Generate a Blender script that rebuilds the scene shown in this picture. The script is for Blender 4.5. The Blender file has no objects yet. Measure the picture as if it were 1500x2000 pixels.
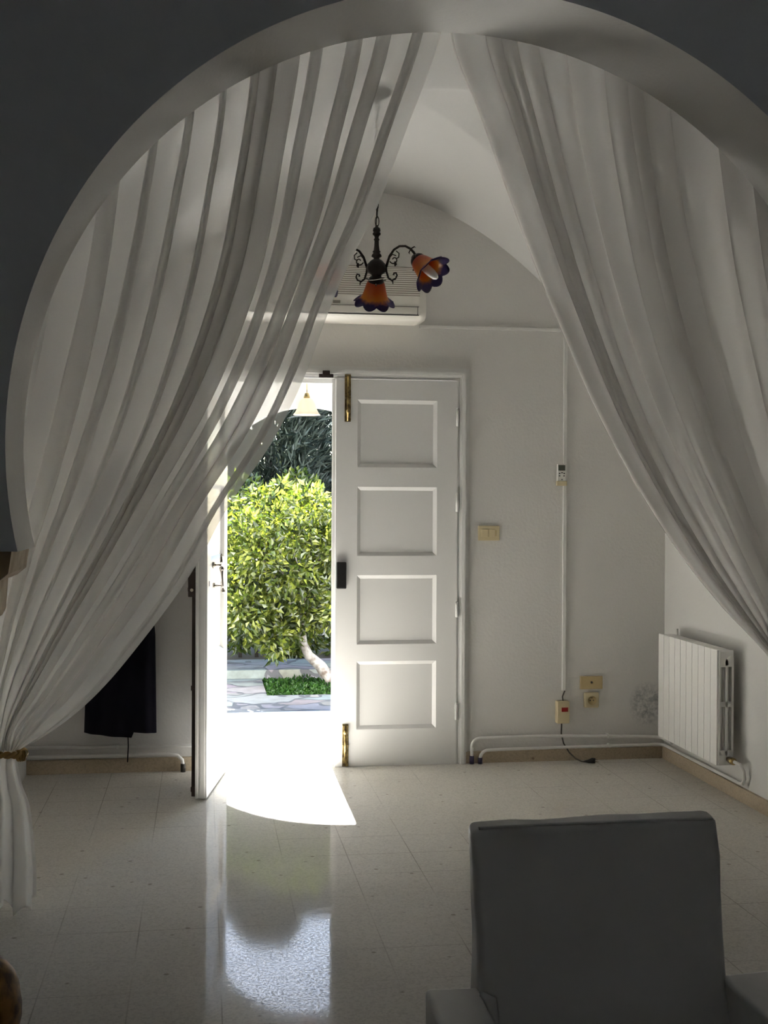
import bpy, bmesh, math, random
from math import sin, cos, pi, sqrt, radians, exp
from mathutils import Vector, Matrix
import numpy as np

S = bpy.context.scene
COL = S.collection
random.seed(7)
rng = np.random.default_rng(7)

# ------------------------------------------------------------------ camera
cam_d = bpy.data.cameras.new('camera')
cam = bpy.data.objects.new('camera', cam_d)
COL.objects.link(cam)
S.camera = cam
cam_d.sensor_fit = 'VERTICAL'
cam_d.sensor_height = 24.0
cam_d.lens = 2400.0 / 2000.0 * 24.0
cam_d.clip_start = 0.05
cam_d.clip_end = 500
_y, _p, _r = radians(8.4), radians(-0.44), radians(-0.26)
_f = Vector((sin(_y) * cos(_p), cos(_y) * cos(_p), sin(_p)))
_R = _f.cross(Vector((0, 0, 1))).normalized()
_U = _R.cross(_f)
_R2 = _R * cos(_r) - _U * sin(_r)
_U2 = _R * sin(_r) + _U * cos(_r)
m = Matrix((_R2, _U2, -_f)).transposed().to_4x4()
m.translation = Vector((0, 0, 1.47))
cam.matrix_world = m

# ------------------------------------------------------------------ world, sun, daylight
W = bpy.data.worlds.new('sky')
S.world = W
W.use_nodes = True
nt = W.node_tree
nt.nodes.clear()
sky = nt.nodes.new('ShaderNodeTexSky')
sky.sky_type = 'NISHITA'
sky.sun_disc = False
sky.sun_elevation = radians(35)
sky.sun_rotation = radians(0)
sky.dust_density = 0.35
bg = nt.nodes.new('ShaderNodeBackground')
bg.inputs['Strength'].default_value = 0.85
wo = nt.nodes.new('ShaderNodeOutputWorld')
nt.links.new(sky.outputs[0], bg.inputs['Color'])
nt.links.new(bg.outputs[0], wo.inputs['Surface'])

SUN_EL = radians(35)
sd = bpy.data.lights.new('sun', 'SUN')
sd.energy = 60.0
sd.angle = radians(0.6)
sd.color = (0.985, 0.985, 1.0)
sun = bpy.data.objects.new('sun', sd)
COL.objects.link(sun)
sun.rotation_euler = Vector((-0.011, -cos(SUN_EL), -sin(SUN_EL))).to_track_quat('-Z', 'Y').to_euler()
sun.location = (0.8, 20, 12)


S.view_settings.view_transform = 'Standard'
S.view_settings.look = 'None'
S.view_settings.gamma = 1.0
S.view_settings.use_curve_mapping = False
S.view_settings.exposure = 1.12
try:
    S.cycles.max_bounces = 14
    S.cycles.diffuse_bounces = 8
    S.cycles.glossy_bounces = 4
    S.cycles.transmission_bounces = 8
    S.cycles.transparent_max_bounces = 32
    S.cycles.sample_clamp_indirect = 6.0
    S.cycles.caustics_reflective = False
    S.cycles.caustics_refractive = False
    S.cycles.use_denoising = True
except Exception:
    pass


# ------------------------------------------------------------------ materials
def mat(name, color=(0.8, 0.8, 0.8), rough=0.5, metal=0.0, spec=0.5):
    m = bpy.data.materials.new(name)
    m.use_nodes = True
    b = m.node_tree.nodes['Principled BSDF']
    b.inputs['Base Color'].default_value = (*color, 1)
    b.inputs['Roughness'].default_value = rough
    b.inputs['Metallic'].default_value = metal
    b.inputs['Specular IOR Level'].default_value = spec
    return m


def N(m, t, **kw):
    n = m.node_tree.nodes.new(t)
    for k, v in kw.items():
        if k in n.inputs.keys():
            n.inputs[k].default_value = v
        else:
            setattr(n, k, v)
    return n


def L(m, a, b):
    m.node_tree.links.new(a, b)


def bsdf(m):
    return m.node_tree.nodes['Principled BSDF']


def ramp(m, stops):
    r = N(m, 'ShaderNodeValToRGB')
    e = r.color_ramp.elements
    e[0].position, e[0].color = stops[0][0], (*stops[0][1], 1)
    e[1].position, e[1].color = stops[1][0], (*stops[1][1], 1)
    for p, c in stops[2:]:
        x = e.new(p)
        x.color = (*c, 1)
    return r


def mixc(m, fac, a, b, mode='MIX'):
    n = N(m, 'ShaderNodeMix', data_type='RGBA', blend_type=mode)
    for sock, v in ((n.inputs[0], fac), (n.inputs[6], a), (n.inputs[7], b)):
        if hasattr(v, 'is_output') or hasattr(v, 'links'):
            L(m, v, sock)
        elif isinstance(v, tuple):
            sock.default_value = (*v, 1)
        else:
            sock.default_value = v
    return n.outputs[2]


def math_n(m, op, a, b=None, c=None):
    n = N(m, 'ShaderNodeMath', operation=op)
    for i, v in enumerate((a, b, c)):
        if v is None:
            continue
        if hasattr(v, 'links'):
            L(m, v, n.inputs[i])
        else:
            n.inputs[i].default_value = v
    return n.outputs[0]


def bump(m, height, strength, dist=0.01):
    b = N(m, 'ShaderNodeBump')
    b.inputs['Strength'].default_value = strength
    b.inputs['Distance'].default_value = dist
    L(m, height, b.inputs['Height'])
    L(m, b.outputs[0], bsdf(m).inputs['Normal'])


def coords(m):
    return N(m, 'ShaderNodeNewGeometry').outputs['Position']


def noise(m, vec, scale, detail=4, rough=0.5):
    n = N(m, 'ShaderNodeTexNoise')
    n.inputs['Scale'].default_value = scale
    n.inputs['Detail'].default_value = detail
    n.inputs['Roughness'].default_value = rough
    if vec is not None:
        L(m, vec, n.inputs['Vector'])
    return n


def plaster(name, color, bs=0.25):
    m = mat(name, color, 0.85, spec=0.2)
    p = coords(m)
    n1 = noise(m, p, 1.3, 3)
    n2 = noise(m, p, 60, 3)
    c = mixc(m, n1.outputs[0], tuple(x * 0.97 for x in color), tuple(min(1, x * 1.03) for x in color))
    L(m, c, bsdf(m).inputs['Base Color'])
    bump(m, n2.outputs[0], bs, 0.004)
    return m


M_wall = plaster('white_plaster', (0.68, 0.67, 0.645), 0.35)
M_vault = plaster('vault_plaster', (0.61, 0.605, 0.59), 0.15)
M_hall = plaster('lounge_plaster', (0.74, 0.77, 0.81), 0.2)
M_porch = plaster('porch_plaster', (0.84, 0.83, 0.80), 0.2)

# back wall: plaster with a damp, mouldy patch beside the radiator
M_back = plaster('back_wall_plaster', (0.68, 0.665, 0.635), 0.45)
p = coords(M_back)
sx = N(M_back, 'ShaderNodeSeparateXYZ')
L(M_back, p, sx.inputs[0])
dx = math_n(M_back, 'DIVIDE', math_n(M_back, 'SUBTRACT', sx.outputs[0], 2.55), 0.12)
dz = math_n(M_back, 'DIVIDE', math_n(M_back, 'SUBTRACT', sx.outputs[2], 0.31), 0.14)
r2 = math_n(M_back, 'ADD', math_n(M_back, 'MULTIPLY', dx, dx), math_n(M_back, 'MULTIPLY', dz, dz))
inside = N(M_back, 'ShaderNodeMapRange')
inside.inputs[1].default_value, inside.inputs[2].default_value = 1.0, 0.2
L(M_back, r2, inside.inputs[0])
nz = noise(M_back, p, 38, 6, 0.7)
thr = N(M_back, 'ShaderNodeMapRange')
thr.inputs[1].default_value, thr.inputs[2].default_value = 0.40, 0.68
L(M_back, nz.outputs[0], thr.inputs[0])
fac = math_n(M_back, 'MULTIPLY', inside.outputs[0], thr.outputs[0])
old = bsdf(M_back).inputs['Base Color'].links[0].from_socket
L(M_back, mixc(M_back, math_n(M_back, 'MULTIPLY', fac, 0.75), old, (0.12, 0.14, 0.16)), bsdf(M_back).inputs['Base Color'])


def terrazzo(name, base, dark, joints=True, rough=(0.045, 0.075), tile=0.27):
    m = mat(name, base, 0.2, spec=0.5)
    p = coords(m)
    v = N(m, 'ShaderNodeTexVoronoi')
    v.inputs['Scale'].default_value = 130
    L(m, p, v.inputs['Vector'])
    chip = ramp(m, [(0.0, tuple(x * 0.72 for x in base)), (0.45, base), (1.0, tuple(min(1, x * 1.12) for x in base))])
    sp = N(m, 'ShaderNodeSeparateColor')
    L(m, v.outputs['Color'], sp.inputs[0])
    L(m, sp.outputs[0], chip.inputs[0])
    n1 = noise(m, p, 1.7, 5, 0.6)
    n2 = noise(m, p, 22, 3)
    blotch = ramp(m, [(0.3, tuple(x * 0.9 for x in base)), (0.7, tuple(min(1, x * 1.06) for x in base))])
    L(m, n1.outputs[0], blotch.inputs[0])
    c = mixc(m, 0.55, chip.outputs[0], blotch.outputs[0])
    # scattered darker stones
    v2 = N(m, 'ShaderNodeTexVoronoi')
    v2.inputs['Scale'].default_value = 9
    L(m, p, v2.inputs['Vector'])
    s2 = N(m, 'ShaderNodeMapRange')
    s2.inputs[1].default_value, s2.inputs[2].default_value = 0.10, 0.055
    L(m, v2.outputs['Distance'], s2.inputs[0])
    c = mixc(m, math_n(m, 'MULTIPLY', s2.outputs[0], 0.55), c, dark)
    if joints:
        s = N(m, 'ShaderNodeSeparateXYZ')
        L(m, p, s.inputs[0])

        def line(sock, off):
            a = math_n(m, 'PINGPONG', math_n(m, 'SUBTRACT', sock, off), tile / 2)
            r = N(m, 'ShaderNodeMapRange')
            r.inputs[1].default_value, r.inputs[2].default_value = 0.0028, 0.0012
            L(m, a, r.inputs[0])
            return r.outputs[0]
        j = math_n(m, 'MAXIMUM', line(s.outputs[0], 0.06), line(s.outputs[1], 3.73))
        jn = N(m, 'ShaderNodeMapRange')
        jn.inputs[1].default_value, jn.inputs[2].default_value = 0.42, 0.6
        jn.inputs[3].default_value, jn.inputs[4].default_value = 0.03, 0.5
        L(m, noise(m, p, 1.1, 2).outputs[0], jn.inputs[0])
        c = mixc(m, math_n(m, 'MULTIPLY', j, jn.outputs[0]), c, (0.16, 0.13, 0.1))
    L(m, c, bsdf(m).inputs['Base Color'])
    rr = N(m, 'ShaderNodeMapRange')
    rr.inputs[1].default_value, rr.inputs[2].default_value = 0.3, 0.7
    rr.inputs[3].default_value, rr.inputs[4].default_value = rough
    L(m, n1.outputs[0], rr.inputs[0])
    L(m, rr.outputs[0], bsdf(m).inputs['Roughness'])
    bump(m, n2.outputs[0], 0.02, 0.003)
    # chips take the polish unevenly
    ps = N(m, 'ShaderNodeMapRange')
    ps.inputs[1].default_value, ps.inputs[2].default_value = 0.44, 0.60
    ps.inputs[3].default_value, ps.inputs[4].default_value = 0.004, 0.042
    pn = noise(m, p, 110, 2, 0.8)
    L(m, math_n(m, 'ADD', math_n(m, 'MULTIPLY', pn.outputs[0], 0.8), math_n(m, 'MULTIPLY', n1.outputs[0], 0.2)), ps.inputs[0])
    L(m, ps.outputs[0], bsdf(m).inputs['Specular IOR Level'])
    return m


M_floor = terrazzo('terrazzo_tiles', (0.60, 0.575, 0.52), (0.16, 0.12, 0.08))
M_base = terrazzo('terrazzo_skirting', (0.50, 0.42, 0.31), (0.14, 0.09, 0.06), False, (0.35, 0.5))
M_pfloor = terrazzo('pale_porch_tiles', (0.72, 0.71, 0.685), (0.5, 0.45, 0.4), True, (0.15, 0.25))

M_paint = mat('white_gloss_paint', (0.70, 0.695, 0.675), 0.32)
n = noise(M_paint, coords(M_paint), 30, 3)
bump(M_paint, n.outputs[0], 0.06, 0.003)
M_metalpaint = mat('white_radiator_enamel', (0.84, 0.83, 0.80), 0.35)
M_plastic = mat('white_plastic', (0.80, 0.79, 0.75), 0.4)
M_ac = mat('air_conditioner_plastic', (0.82, 0.79, 0.72), 0.42)
M_ivory = mat('ivory_plastic', (0.62, 0.53, 0.33), 0.4)
M_tan = mat('tan_plastic', (0.50, 0.39, 0.20), 0.45)
M_dark = mat('dark_slot', (0.02, 0.018, 0.016), 0.6)
M_black = mat('black_plastic', (0.012, 0.012, 0.012), 0.35)
M_brown = mat('dark_brown_steel', (0.03, 0.018, 0.014), 0.5, 0.3)
M_iron = mat('bronzed_iron', (0.028, 0.022, 0.018), 0.45, 0.7)
M_brass = mat('aged_brass', (0.42, 0.31, 0.12), 0.32, 0.9)
n = noise(M_brass, coords(M_brass), 40, 4)
r_ = ramp(M_brass, [(0.35, (0.10, 0.07, 0.035)), (0.65, (0.5, 0.38, 0.16))])
L(M_brass, n.outputs[0], r_.inputs[0])
L(M_brass, r_.outputs[0], bsdf(M_brass).inputs['Base Color'])
M_steel = mat('polished_steel', (0.55, 0.5, 0.44), 0.2, 1.0)
M_red = mat('red_switch', (0.30, 0.01, 0.01), 0.25)
M_cable = mat('grey_brown_cable', (0.06, 0.055, 0.045), 0.5)
M_cable2 = mat('violet_pipe_tape', (0.05, 0.04, 0.09), 0.5)
M_grey = mat('grey_display', (0.07, 0.08, 0.06), 0.2)
M_bulb = mat('opal_bulb_glass', (0.85, 0.84, 0.78), 0.25)
M_coat = mat('navy_wool', (0.008, 0.007, 0.014), 0.95, spec=0.1)
M_coat.node_tree.nodes['Principled BSDF'].inputs['Sheen Weight'].default_value = 0.05
M_pipe = mat('white_pipe_paint', (0.76, 0.75, 0.72), 0.4)
M_stone = mat('corbel_limestone', (0.40, 0.31, 0.20), 0.7)
n = noise(M_stone, coords(M_stone), 14, 5)
r_ = ramp(M_stone, [(0.3, (0.30, 0.22, 0.13)), (0.7, (0.50, 0.40, 0.27))])
L(M_stone, n.outputs[0], r_.inputs[0])
L(M_stone, r_.outputs[0], bsdf(M_stone).inputs['Base Color'])
bump(M_stone, n.outputs[0], 0.3, 0.01)

M_leather = mat('white_leatherette', (0.76, 0.75, 0.73), 0.42)
n = noise(M_leather, coords(M_leather), 5, 4)
bump(M_leather, n.outputs[0], 0.25, 0.02)
M_wood = mat('dark_wood', (0.06, 0.03, 0.015), 0.4)
M_gold = mat('brown_gold_brocade', (0.30, 0.14, 0.03), 0.6)
n = noise(M_gold, coords(M_gold), 26, 4)
r_ = ramp(M_gold, [(0.4, (0.10, 0.045, 0.012)), (0.62, (0.42, 0.21, 0.05))])
L(M_gold, n.outputs[0], r_.inputs[0])
L(M_gold, r_.outputs[0], bsdf(M_gold).inputs['Base Color'])
M_rope = mat('gold_rope', (0.36, 0.22, 0.06), 0.55)


def sheer(name, opacity=0.66):
    m = bpy.data.materials.new(name)
    m.use_nodes = True
    t = m.node_tree
    t.nodes.clear()
    out = N(m, 'ShaderNodeOutputMaterial')
    tr = N(m, 'ShaderNodeBsdfTransparent')
    df = N(m, 'ShaderNodeBsdfDiffuse')
    tl = N(m, 'ShaderNodeBsdfTranslucent')
    df.inputs['Color'].default_value = (0.80, 0.785, 0.755, 1)
    tl.inputs['Color'].default_value = (0.80, 0.785, 0.755, 1)
    mx = N(m, 'ShaderNodeMixShader')
    mx.inputs[0].default_value = 0.36
    L(m, df.outputs[0], mx.inputs[1])
    L(m, tl.outputs[0], mx.inputs[2])
    lw = N(m, 'ShaderNodeLayerWeight')
    lw.inputs['Blend'].default_value = 0.35
    mr = N(m, 'ShaderNodeMapRange')
    mr.inputs[3].default_value, mr.inputs[4].default_value = opacity, 0.97
    L(m, lw.outputs['Facing'], mr.inputs[0])
    m2 = N(m, 'ShaderNodeMixShader')
    L(m, mr.outputs[0], m2.inputs[0])
    L(m, tr.outputs[0], m2.inputs[1])
    L(m, mx.outputs[0], m2.inputs[2])
    L(m, m2.outputs[0], out.inputs['Surface'])
    return m


M_sheer = sheer('white_voile', 0.56)
M_sheer_tail = sheer('white_voile_gathered', 0.85)


def leafmat(name, cols, trans=0.5, gloss=0.10):
    m = bpy.data.materials.new(name)
    m.use_nodes = True
    t = m.node_tree
    t.nodes.clear()
    out = N(m, 'ShaderNodeOutputMaterial')
    g = N(m, 'ShaderNodeNewGeometry')
    r = ramp(m, cols)
    L(m, g.outputs['Random Per Island'], r.inputs[0])
    df = N(m, 'ShaderNodeBsdfDiffuse')
    tl = N(m, 'ShaderNodeBsdfTranslucent')
    gl = N(m, 'ShaderNodeBsdfGlossy')
    gl.inputs['Roughness'].default_value = 0.35
    L(m, r.outputs[0], df.inputs['Color'])
    L(m, mixc(m, 1.0, r.outputs[0], (1.0, 1.0, 0.55), 'MULTIPLY'), tl.inputs['Color'])
    a = N(m, 'ShaderNodeMixShader')
    a.inputs[0].default_value = trans
    L(m, df.outputs[0], a.inputs[1])
    L(m, tl.outputs[0], a.inputs[2])
    b = N(m, 'ShaderNodeMixShader')
    b.inputs[0].default_value = gloss
    L(m, a.outputs[0], b.inputs[1])
    L(m, gl.outputs[0], b.inputs[2])
    L(m, b.outputs[0], out.inputs['Surface'])
    return m


M_lemon = leafmat('lemon_leaves', [(0.0, (0.018, 0.030, 0.004)), (0.5, (0.052, 0.072, 0.008)), (0.85, (0.11, 0.125, 0.016)), (1.0, (0.24, 0.26, 0.05))], 0.5, 0.035)
M_hedge = leafmat('citrus_hedge_leaves', [(0.0, (0.02, 0.035, 0.005)), (0.6, (0.05, 0.07, 0.008)), (1.0, (0.10, 0.11, 0.015))], 0.5, 0.03)
M_conifer = leafmat('conifer_sprays', [(0.0, (0.010, 0.015, 0.011)), (0.6, (0.027, 0.035, 0.028)), (1.0, (0.085, 0.10, 0.08))], 0.25, 0.02)
M_clover = leafmat('low_ground_cover', [(0.0, (0.01, 0.03, 0.005)), (1.0, (0.03, 0.07, 0.012))], 0.35, 0.01)
M_bark = mat('pale_bark', (0.14, 0.12, 0.10), 0.9)
n = noise(M_bark, coords(M_bark), 18, 5)
r_ = ramp(M_bark, [(0.35, (0.07, 0.05, 0.035)), (0.6, (0.20, 0.185, 0.165))])
L(M_bark, n.outputs[0], r_.inputs[0])
L(M_bark, r_.outputs[0], bsdf(M_bark).inputs['Base Color'])
M_dbark = mat('dark_bark', (0.02, 0.015, 0.01), 0.9)
M_soil = mat('soil', (0.035, 0.028, 0.02), 0.95)

# crazy paving
M_pave = mat('crazy_paving', (0.3, 0.29, 0.27), 0.6, spec=0.35)
p = coords(M_pave)
mp = N(M_pave, 'ShaderNodeMapping')
mp.inputs['Scale'].default_value = (1.7, 2.6, 1)
L(M_pave, p, mp.inputs[0])
nn = noise(M_pave, p, 3, 2)
add = N(M_pave, 'ShaderNodeVectorMath', operation='ADD')
L(M_pave, mp.outputs[0], add.inputs[0])
L(M_pave, nn.outputs['Color'], add.inputs[1])
v = N(M_pave, 'ShaderNodeTexVoronoi', feature='DISTANCE_TO_EDGE')
v.inputs['Scale'].default_value = 1.5
L(M_pave, add.outputs[0], v.inputs['Vector'])
mr = N(M_pave, 'ShaderNodeMapRange')
mr.inputs[1].default_value, mr.inputs[2].default_value = 0.035, 0.06
L(M_pave, v.outputs['Distance'], mr.inputs[0])
v2 = N(M_pave, 'ShaderNodeTexVoronoi')
v2.inputs['Scale'].default_value = 1.5
L(M_pave, add.outputs[0], v2.inputs['Vector'])
n3 = noise(M_pave, p, 9, 5, 0.65)
st = ramp(M_pave, [(0.3, (0.10, 0.095, 0.085)), (0.65, (0.15, 0.146, 0.136))])
L(M_pave, n3.outputs[0], st.inputs[0])
cc = mixc(M_pave, 0.12, st.outputs[0], v2.outputs['Color'], 'SOFT_LIGHT')
L(M_pave, mixc(M_pave, mr.outputs[0], (0.052, 0.05, 0.05), cc), bsdf(M_pave).inputs['Base Color'])
bump(M_pave, mr.outputs[0], 0.5, 0.01)

# coloured glass of the chandelier shades: orange bowl melting into a violet rim
M_glass = mat('orange_violet_art_glass', (0.6, 0.2, 0.05), 0.3)
tc = N(M_glass, 'ShaderNodeTexCoord')
sz = N(M_glass, 'ShaderNodeSeparateXYZ')
L(M_glass, tc.outputs['Object'], sz.inputs[0])
nn = noise(M_glass, tc.outputs['Object'], 30, 4, 0.6)
h = math_n(M_glass, 'ADD', sz.outputs[2], math_n(M_glass, 'MULTIPLY', math_n(M_glass, 'SUBTRACT', nn.outputs[0], 0.5), 0.035))
mr = N(M_glass, 'ShaderNodeMapRange')
mr.inputs[1].default_value, mr.inputs[2].default_value = -0.125, 0.0
L(M_glass, h, mr.inputs[0])
r_ = ramp(M_glass, [(0.0, (0.018, 0.012, 0.06)), (0.24, (0.035, 0.02, 0.10)), (0.36, (0.55, 0.22, 0.03)), (0.6, (0.55, 0.14, 0.02)), (1.0, (0.38, 0.05, 0.015))])
L(M_glass, mr.outputs[0], r_.inputs[0])
L(M_glass, r_.outputs[0], bsdf(M_glass).inputs['Base Color'])
t = M_glass.node_tree
outn = t.nodes['Material Output']
tl = N(M_glass, 'ShaderNodeBsdfTranslucent')
L(M_glass, r_.outputs[0], tl.inputs['Color'])
mx = N(M_glass, 'ShaderNodeMixShader')
mx.inputs[0].default_value = 0.45
L(M_glass, bsdf(M_glass).outputs[0], mx.inputs[1])
L(M_glass, tl.outputs[0], mx.inputs[2])
L(M_glass, mx.outputs[0], outn.inputs['Surface'])

M_frost = mat('pink_frosted_glass', (0.75, 0.55, 0.42), 0.35)


# ------------------------------------------------------------------ mesh helpers
def link(name, me, m=None, parent=None, loc=None):
    o = bpy.data.objects.new(name, me)
    COL.objects.link(o)
    if m is not None:
        me.materials.append(m)
    if parent is not None:
        o.parent = parent
    if loc is not None:
        o.location = loc
    return o


def tag(o, label=None, cat=None, group=None, kind=None):
    if label:
        o['label'] = label
    if cat:
        o['category'] = cat
    if group:
        o['group'] = group
    if kind:
        o['kind'] = kind
    return o


def thing(name, label, cat, loc=(0, 0, 0), rz=0.0, group=None, kind=None):
    o = bpy.data.objects.new(name, None)
    COL.objects.link(o)
    o.location = loc
    o.rotation_euler = (0, 0, rz)
    o.empty_display_size = 0.1
    return tag(o, label, cat, group, kind)


class MB:
    def __init__(self):
        self.bm = bmesh.new()
        self.smooth = False

    def quad(self, pts):
        vs = [self.bm.verts.new(p) for p in pts]
        return self.bm.faces.new(vs)

    def box(self, x0, x1, y0, y1, z0, z1, bev=0.0, seg=2):
        c = Vector(((x0 + x1) / 2, (y0 + y1) / 2, (z0 + z1) / 2))
        mt = Matrix.Translation(c) @ Matrix.Diagonal((abs(x1 - x0), abs(y1 - y0), abs(z1 - z0), 1))
        g = bmesh.ops.create_cube(self.bm, size=1.0, matrix=mt)
        if bev > 0:
            es = list({e for v in g['verts'] for e in v.link_edges})
            bmesh.ops.bevel(self.bm, geom=es, offset=bev, segments=seg, affect='EDGES', profile=0.7)
        return self

    def tube(self, pts, r, n=10, caps=True):
        pts = [Vector(p) for p in pts]
        k = len(pts)
        rs = r if isinstance(r, (list, tuple)) else [r] * k
        rings = []
        up = None
        for i, p in enumerate(pts):
            d = (pts[min(i + 1, k - 1)] - pts[max(i - 1, 0)]).normalized()
            if up is None:
                a = Vector((0, 0, 1)) if abs(d.z) < 0.9 else Vector((1, 0, 0))
                up = d.cross(a).normalized()
            up = (up - d * up.dot(d))
            up = up.normalized() if up.length > 1e-6 else d.orthogonal().normalized()
            s = d.cross(up)
            rings.append([self.bm.verts.new(p + (up * cos(2 * pi * j / n) + s * sin(2 * pi * j / n)) * rs[i]) for j in range(n)])
        for a, b in zip(rings, rings[1:]):
            for j in range(n):
                f = self.bm.faces.new((a[j], a[(j + 1) % n], b[(j + 1) % n], b[j]))
                f.smooth = True
        if caps:
            try:
                self.bm.faces.new(rings[0][::-1])
                self.bm.faces.new(rings[-1])
            except ValueError:
                pass
        return self

    def lathe(self, prof, c=(0, 0, 0), n=24, mod=None, axis=None):
        """prof: (r, z) list; revolve about z through c"""
        rings = []
        for (r, z) in prof:
            ring = []
            for j in range(n):
                a = 2 * pi * j / n
                rr, zz = (r, z) if mod is None else mod(r, z, a)
                ring.append(self.bm.verts.new((c[0] + rr * cos(a), c[1] + rr * sin(a), c[2] + zz)))
            rings.append(ring)
        for a, b in zip(rings, rings[1:]):
            for j in range(n):
                f = self.bm.faces.new((a[j], b[j], b[(j + 1) % n], a[(j + 1) % n]))
                f.smooth = True
        return self

    def ball(self, c, r, sub=2, scale=(1, 1, 1)):
        g = bmesh.ops.create_icosphere(self.bm, subdivisions=sub, radius=r,
                                       matrix=Matrix.Translation(Vector(c)) @ Matrix.Diagonal((*scale, 1)))
        for v in g['verts']:
            for f in v.link_faces:
                f.smooth = True
        return self

    def build(self, name, m, parent=None, loc=None):
        me = bpy.data.meshes.new(name)
        bmesh.ops.recalc_face_normals(self.bm, faces=self.bm.faces)
        self.bm.to_mesh(me)
        self.bm.free()
        return link(name, me, m, parent, loc)


def box_obj(name, m, parent, *a, **k):
    return MB().box(*a, **k).build(name, m, parent)


def extrude_profile(name, pts2, y0, y1, m, parent=None, axis='y'):
    """closed polygon of (x, z) extruded along y"""
    bm = bmesh.new()
    f0 = [bm.verts.new((x, y0, z)) for x, z in pts2]
    f1 = [bm.verts.new((x, y1, z)) for x, z in pts2]
    n = len(pts2)
    bm.faces.new(f0)
    bm.faces.new(f1[::-1])
    for i in range(n):
        bm.faces.new((f0[i], f1[i], f1[(i + 1) % n], f0[(i + 1) % n]))
    bmesh.ops.recalc_face_normals(bm, faces=bm.faces)
    bmesh.ops.triangulate(bm, faces=[f for f in bm.faces if len(f.verts) > 4])
    me = bpy.data.meshes.new(name)
    bm.to_mesh(me)
    bm.free()
    return link(name, me, m, parent)


def struct(o, label, cat):
    return tag(o, label, cat, kind='structure')


# ------------------------------------------------------------------ room shell
XL, XR, YB, YF = -0.93, 2.65, 6.80, 4.40
HT = 3.75
o = MB().box(-2.7, 4.2, -2.7, 7.1, -0.15, 0.0).build('floor', M_floor)
struct(o, 'polished beige terrazzo tile floor running under the curtains to the front door', 'floor')

pts = [(-1.13, 0), (0.045, 0), (0.045, 2.185), (1.445, 2.185), (1.445, 0), (2.85, 0), (2.85, HT), (-1.13, HT)]
o = extrude_profile('wall_back', pts, YB, YB + 0.28, M_back)
struct(o, 'white rough plaster end wall that holds the front door and the air conditioner', 'wall')
o = box_obj('wall_right', M_wall, None, XR, XR + 0.2, YF, YB, 0, HT)
struct(o, 'white side wall behind the radiator', 'wall')
o = box_obj('wall_left', M_wall, None, XL - 0.2, XL, YF, YB, 0, HT)
struct(o, 'white side wall behind the left curtain, beside the hanging coat', 'wall')

# arch wall
AC, AR, AZ = 0.915, 1.53, 1.65
z0 = 1.31
th0 = math.asin((z0 - AZ) / AR)
arc = []
NA = 120
for i in range(NA + 1):
    th = (pi - th0) + (th0 - (pi - th0)) * i / NA
    arc.append((AC + AR * cos(th), AZ + AR * sin(th)))
JL, JR = -0.80, 2.62
pts = [(-2.7, 0), (JL, 0), (JL, z0)] + arc + [(JR, z0), (JR, 0), (4.2, 0), (4.2, HT), (-2.7, HT)]
o = extrude_profile('wall_front', pts, 4.0, 4.40, M_hall)
o.data.materials.append(M_wall)
for f in o.data.polygons:
    if abs(f.normal.y) < 0.5:
        f.material_index = 1
struct(o, 'grey shaded wall with the big horseshoe arch that frames the view', 'wall')


def corbel(name, s, label):
    # s=+1 left jamb, -1 right jamb; profile measured from the jamb line
    def X(x):
        return x if s > 0 else 2 * AC - x
    prof = [(-0.80, 1.31), (-0.595, 1.31), (-0.605, 1.24), (-0.635, 1.215), (-0.665, 1.205), (-0.672, 1.10),
            (-0.685, 1.075), (-0.71, 1.07), (-0.80, 1.03)]
    e = 0.0
    o = extrude_profile(name, [(X(x), z) for x, z in prof], 4.0, 4.40, M_stone)
    return struct(o, label, 'corbel')


corbel('trim_1', 1, 'carved beige stone corbel under the left foot of the arch')
corbel('trim_2', -1, 'beige stone corbel under the right foot of the arch, out of frame')

# lounge shell around the camera
o = box_obj('wall_lounge_left', M_hall, None, -2.7, -2.5, -2.5, 4.0, 0, HT)
struct(o, 'left wall of the lounge on the near side of the arch', 'wall')
o = box_obj('wall_lounge_right', M_hall, None, 4.0, 4.2, -2.5, 4.0, 0, HT)
struct(o, 'right wall of the lounge on the near side of the arch', 'wall')
o = box_obj('wall_lounge_rear', M_hall, None, -2.7, 4.2, -2.7, -2.5, 0, HT)
struct(o, 'rear wall of the lounge behind the viewer', 'wall')
o = box_obj('ceiling_slab', M_hall, None, -2.7, 4.2, -2.7, 7.1, HT, HT + 0.15)
struct(o, 'flat roof slab over the house', 'ceiling')

# groin vault
XC, YC = (XL + XR) / 2, 5.60
HX, HY = (XR - XL) / 2, 1.20


def vault_z(x, y):
    a = (x - XC)
    b = (y - YC) * HX / HY
    q = min(abs(a), abs(b))
    r = max(abs(a), abs(b)) / HX
    drop = 0.435 * q * q + 0.004 * q ** 4
    z = 3.36 - drop - 0.155 * r * r
    if b < 0 and abs(b) > abs(a):
        t = (abs(b) - abs(a)) / max(1e-4, HX - abs(a))
        t = min(1, max(0, t))
        t = t * t * (3 - 2 * t)
        z = z * (1 - t) + 3.42 * t
    return z


bm = bmesh.new()
NX, NY = 120, 96
gv = [[bm.verts.new((XL + (XR - XL) * i / NX, YF + (YB - YF) * j / NY,
                     vault_z(XL + (XR - XL) * i / NX, YF + (YB - YF) * j / NY))) for j in range(NY + 1)] for i in range(NX + 1)]
for i in range(NX):
    for j in range(NY):
        f = bm.faces.new((gv[i][j], gv[i][j + 1], gv[i + 1][j + 1], gv[i + 1][j]))
        f.smooth = True
me = bpy.data.meshes.new('ceiling')
bm.to_mesh(me)
bm.free()
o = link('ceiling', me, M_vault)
struct(o, 'white plastered groin vault above the entrance room', 'ceiling')

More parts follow.
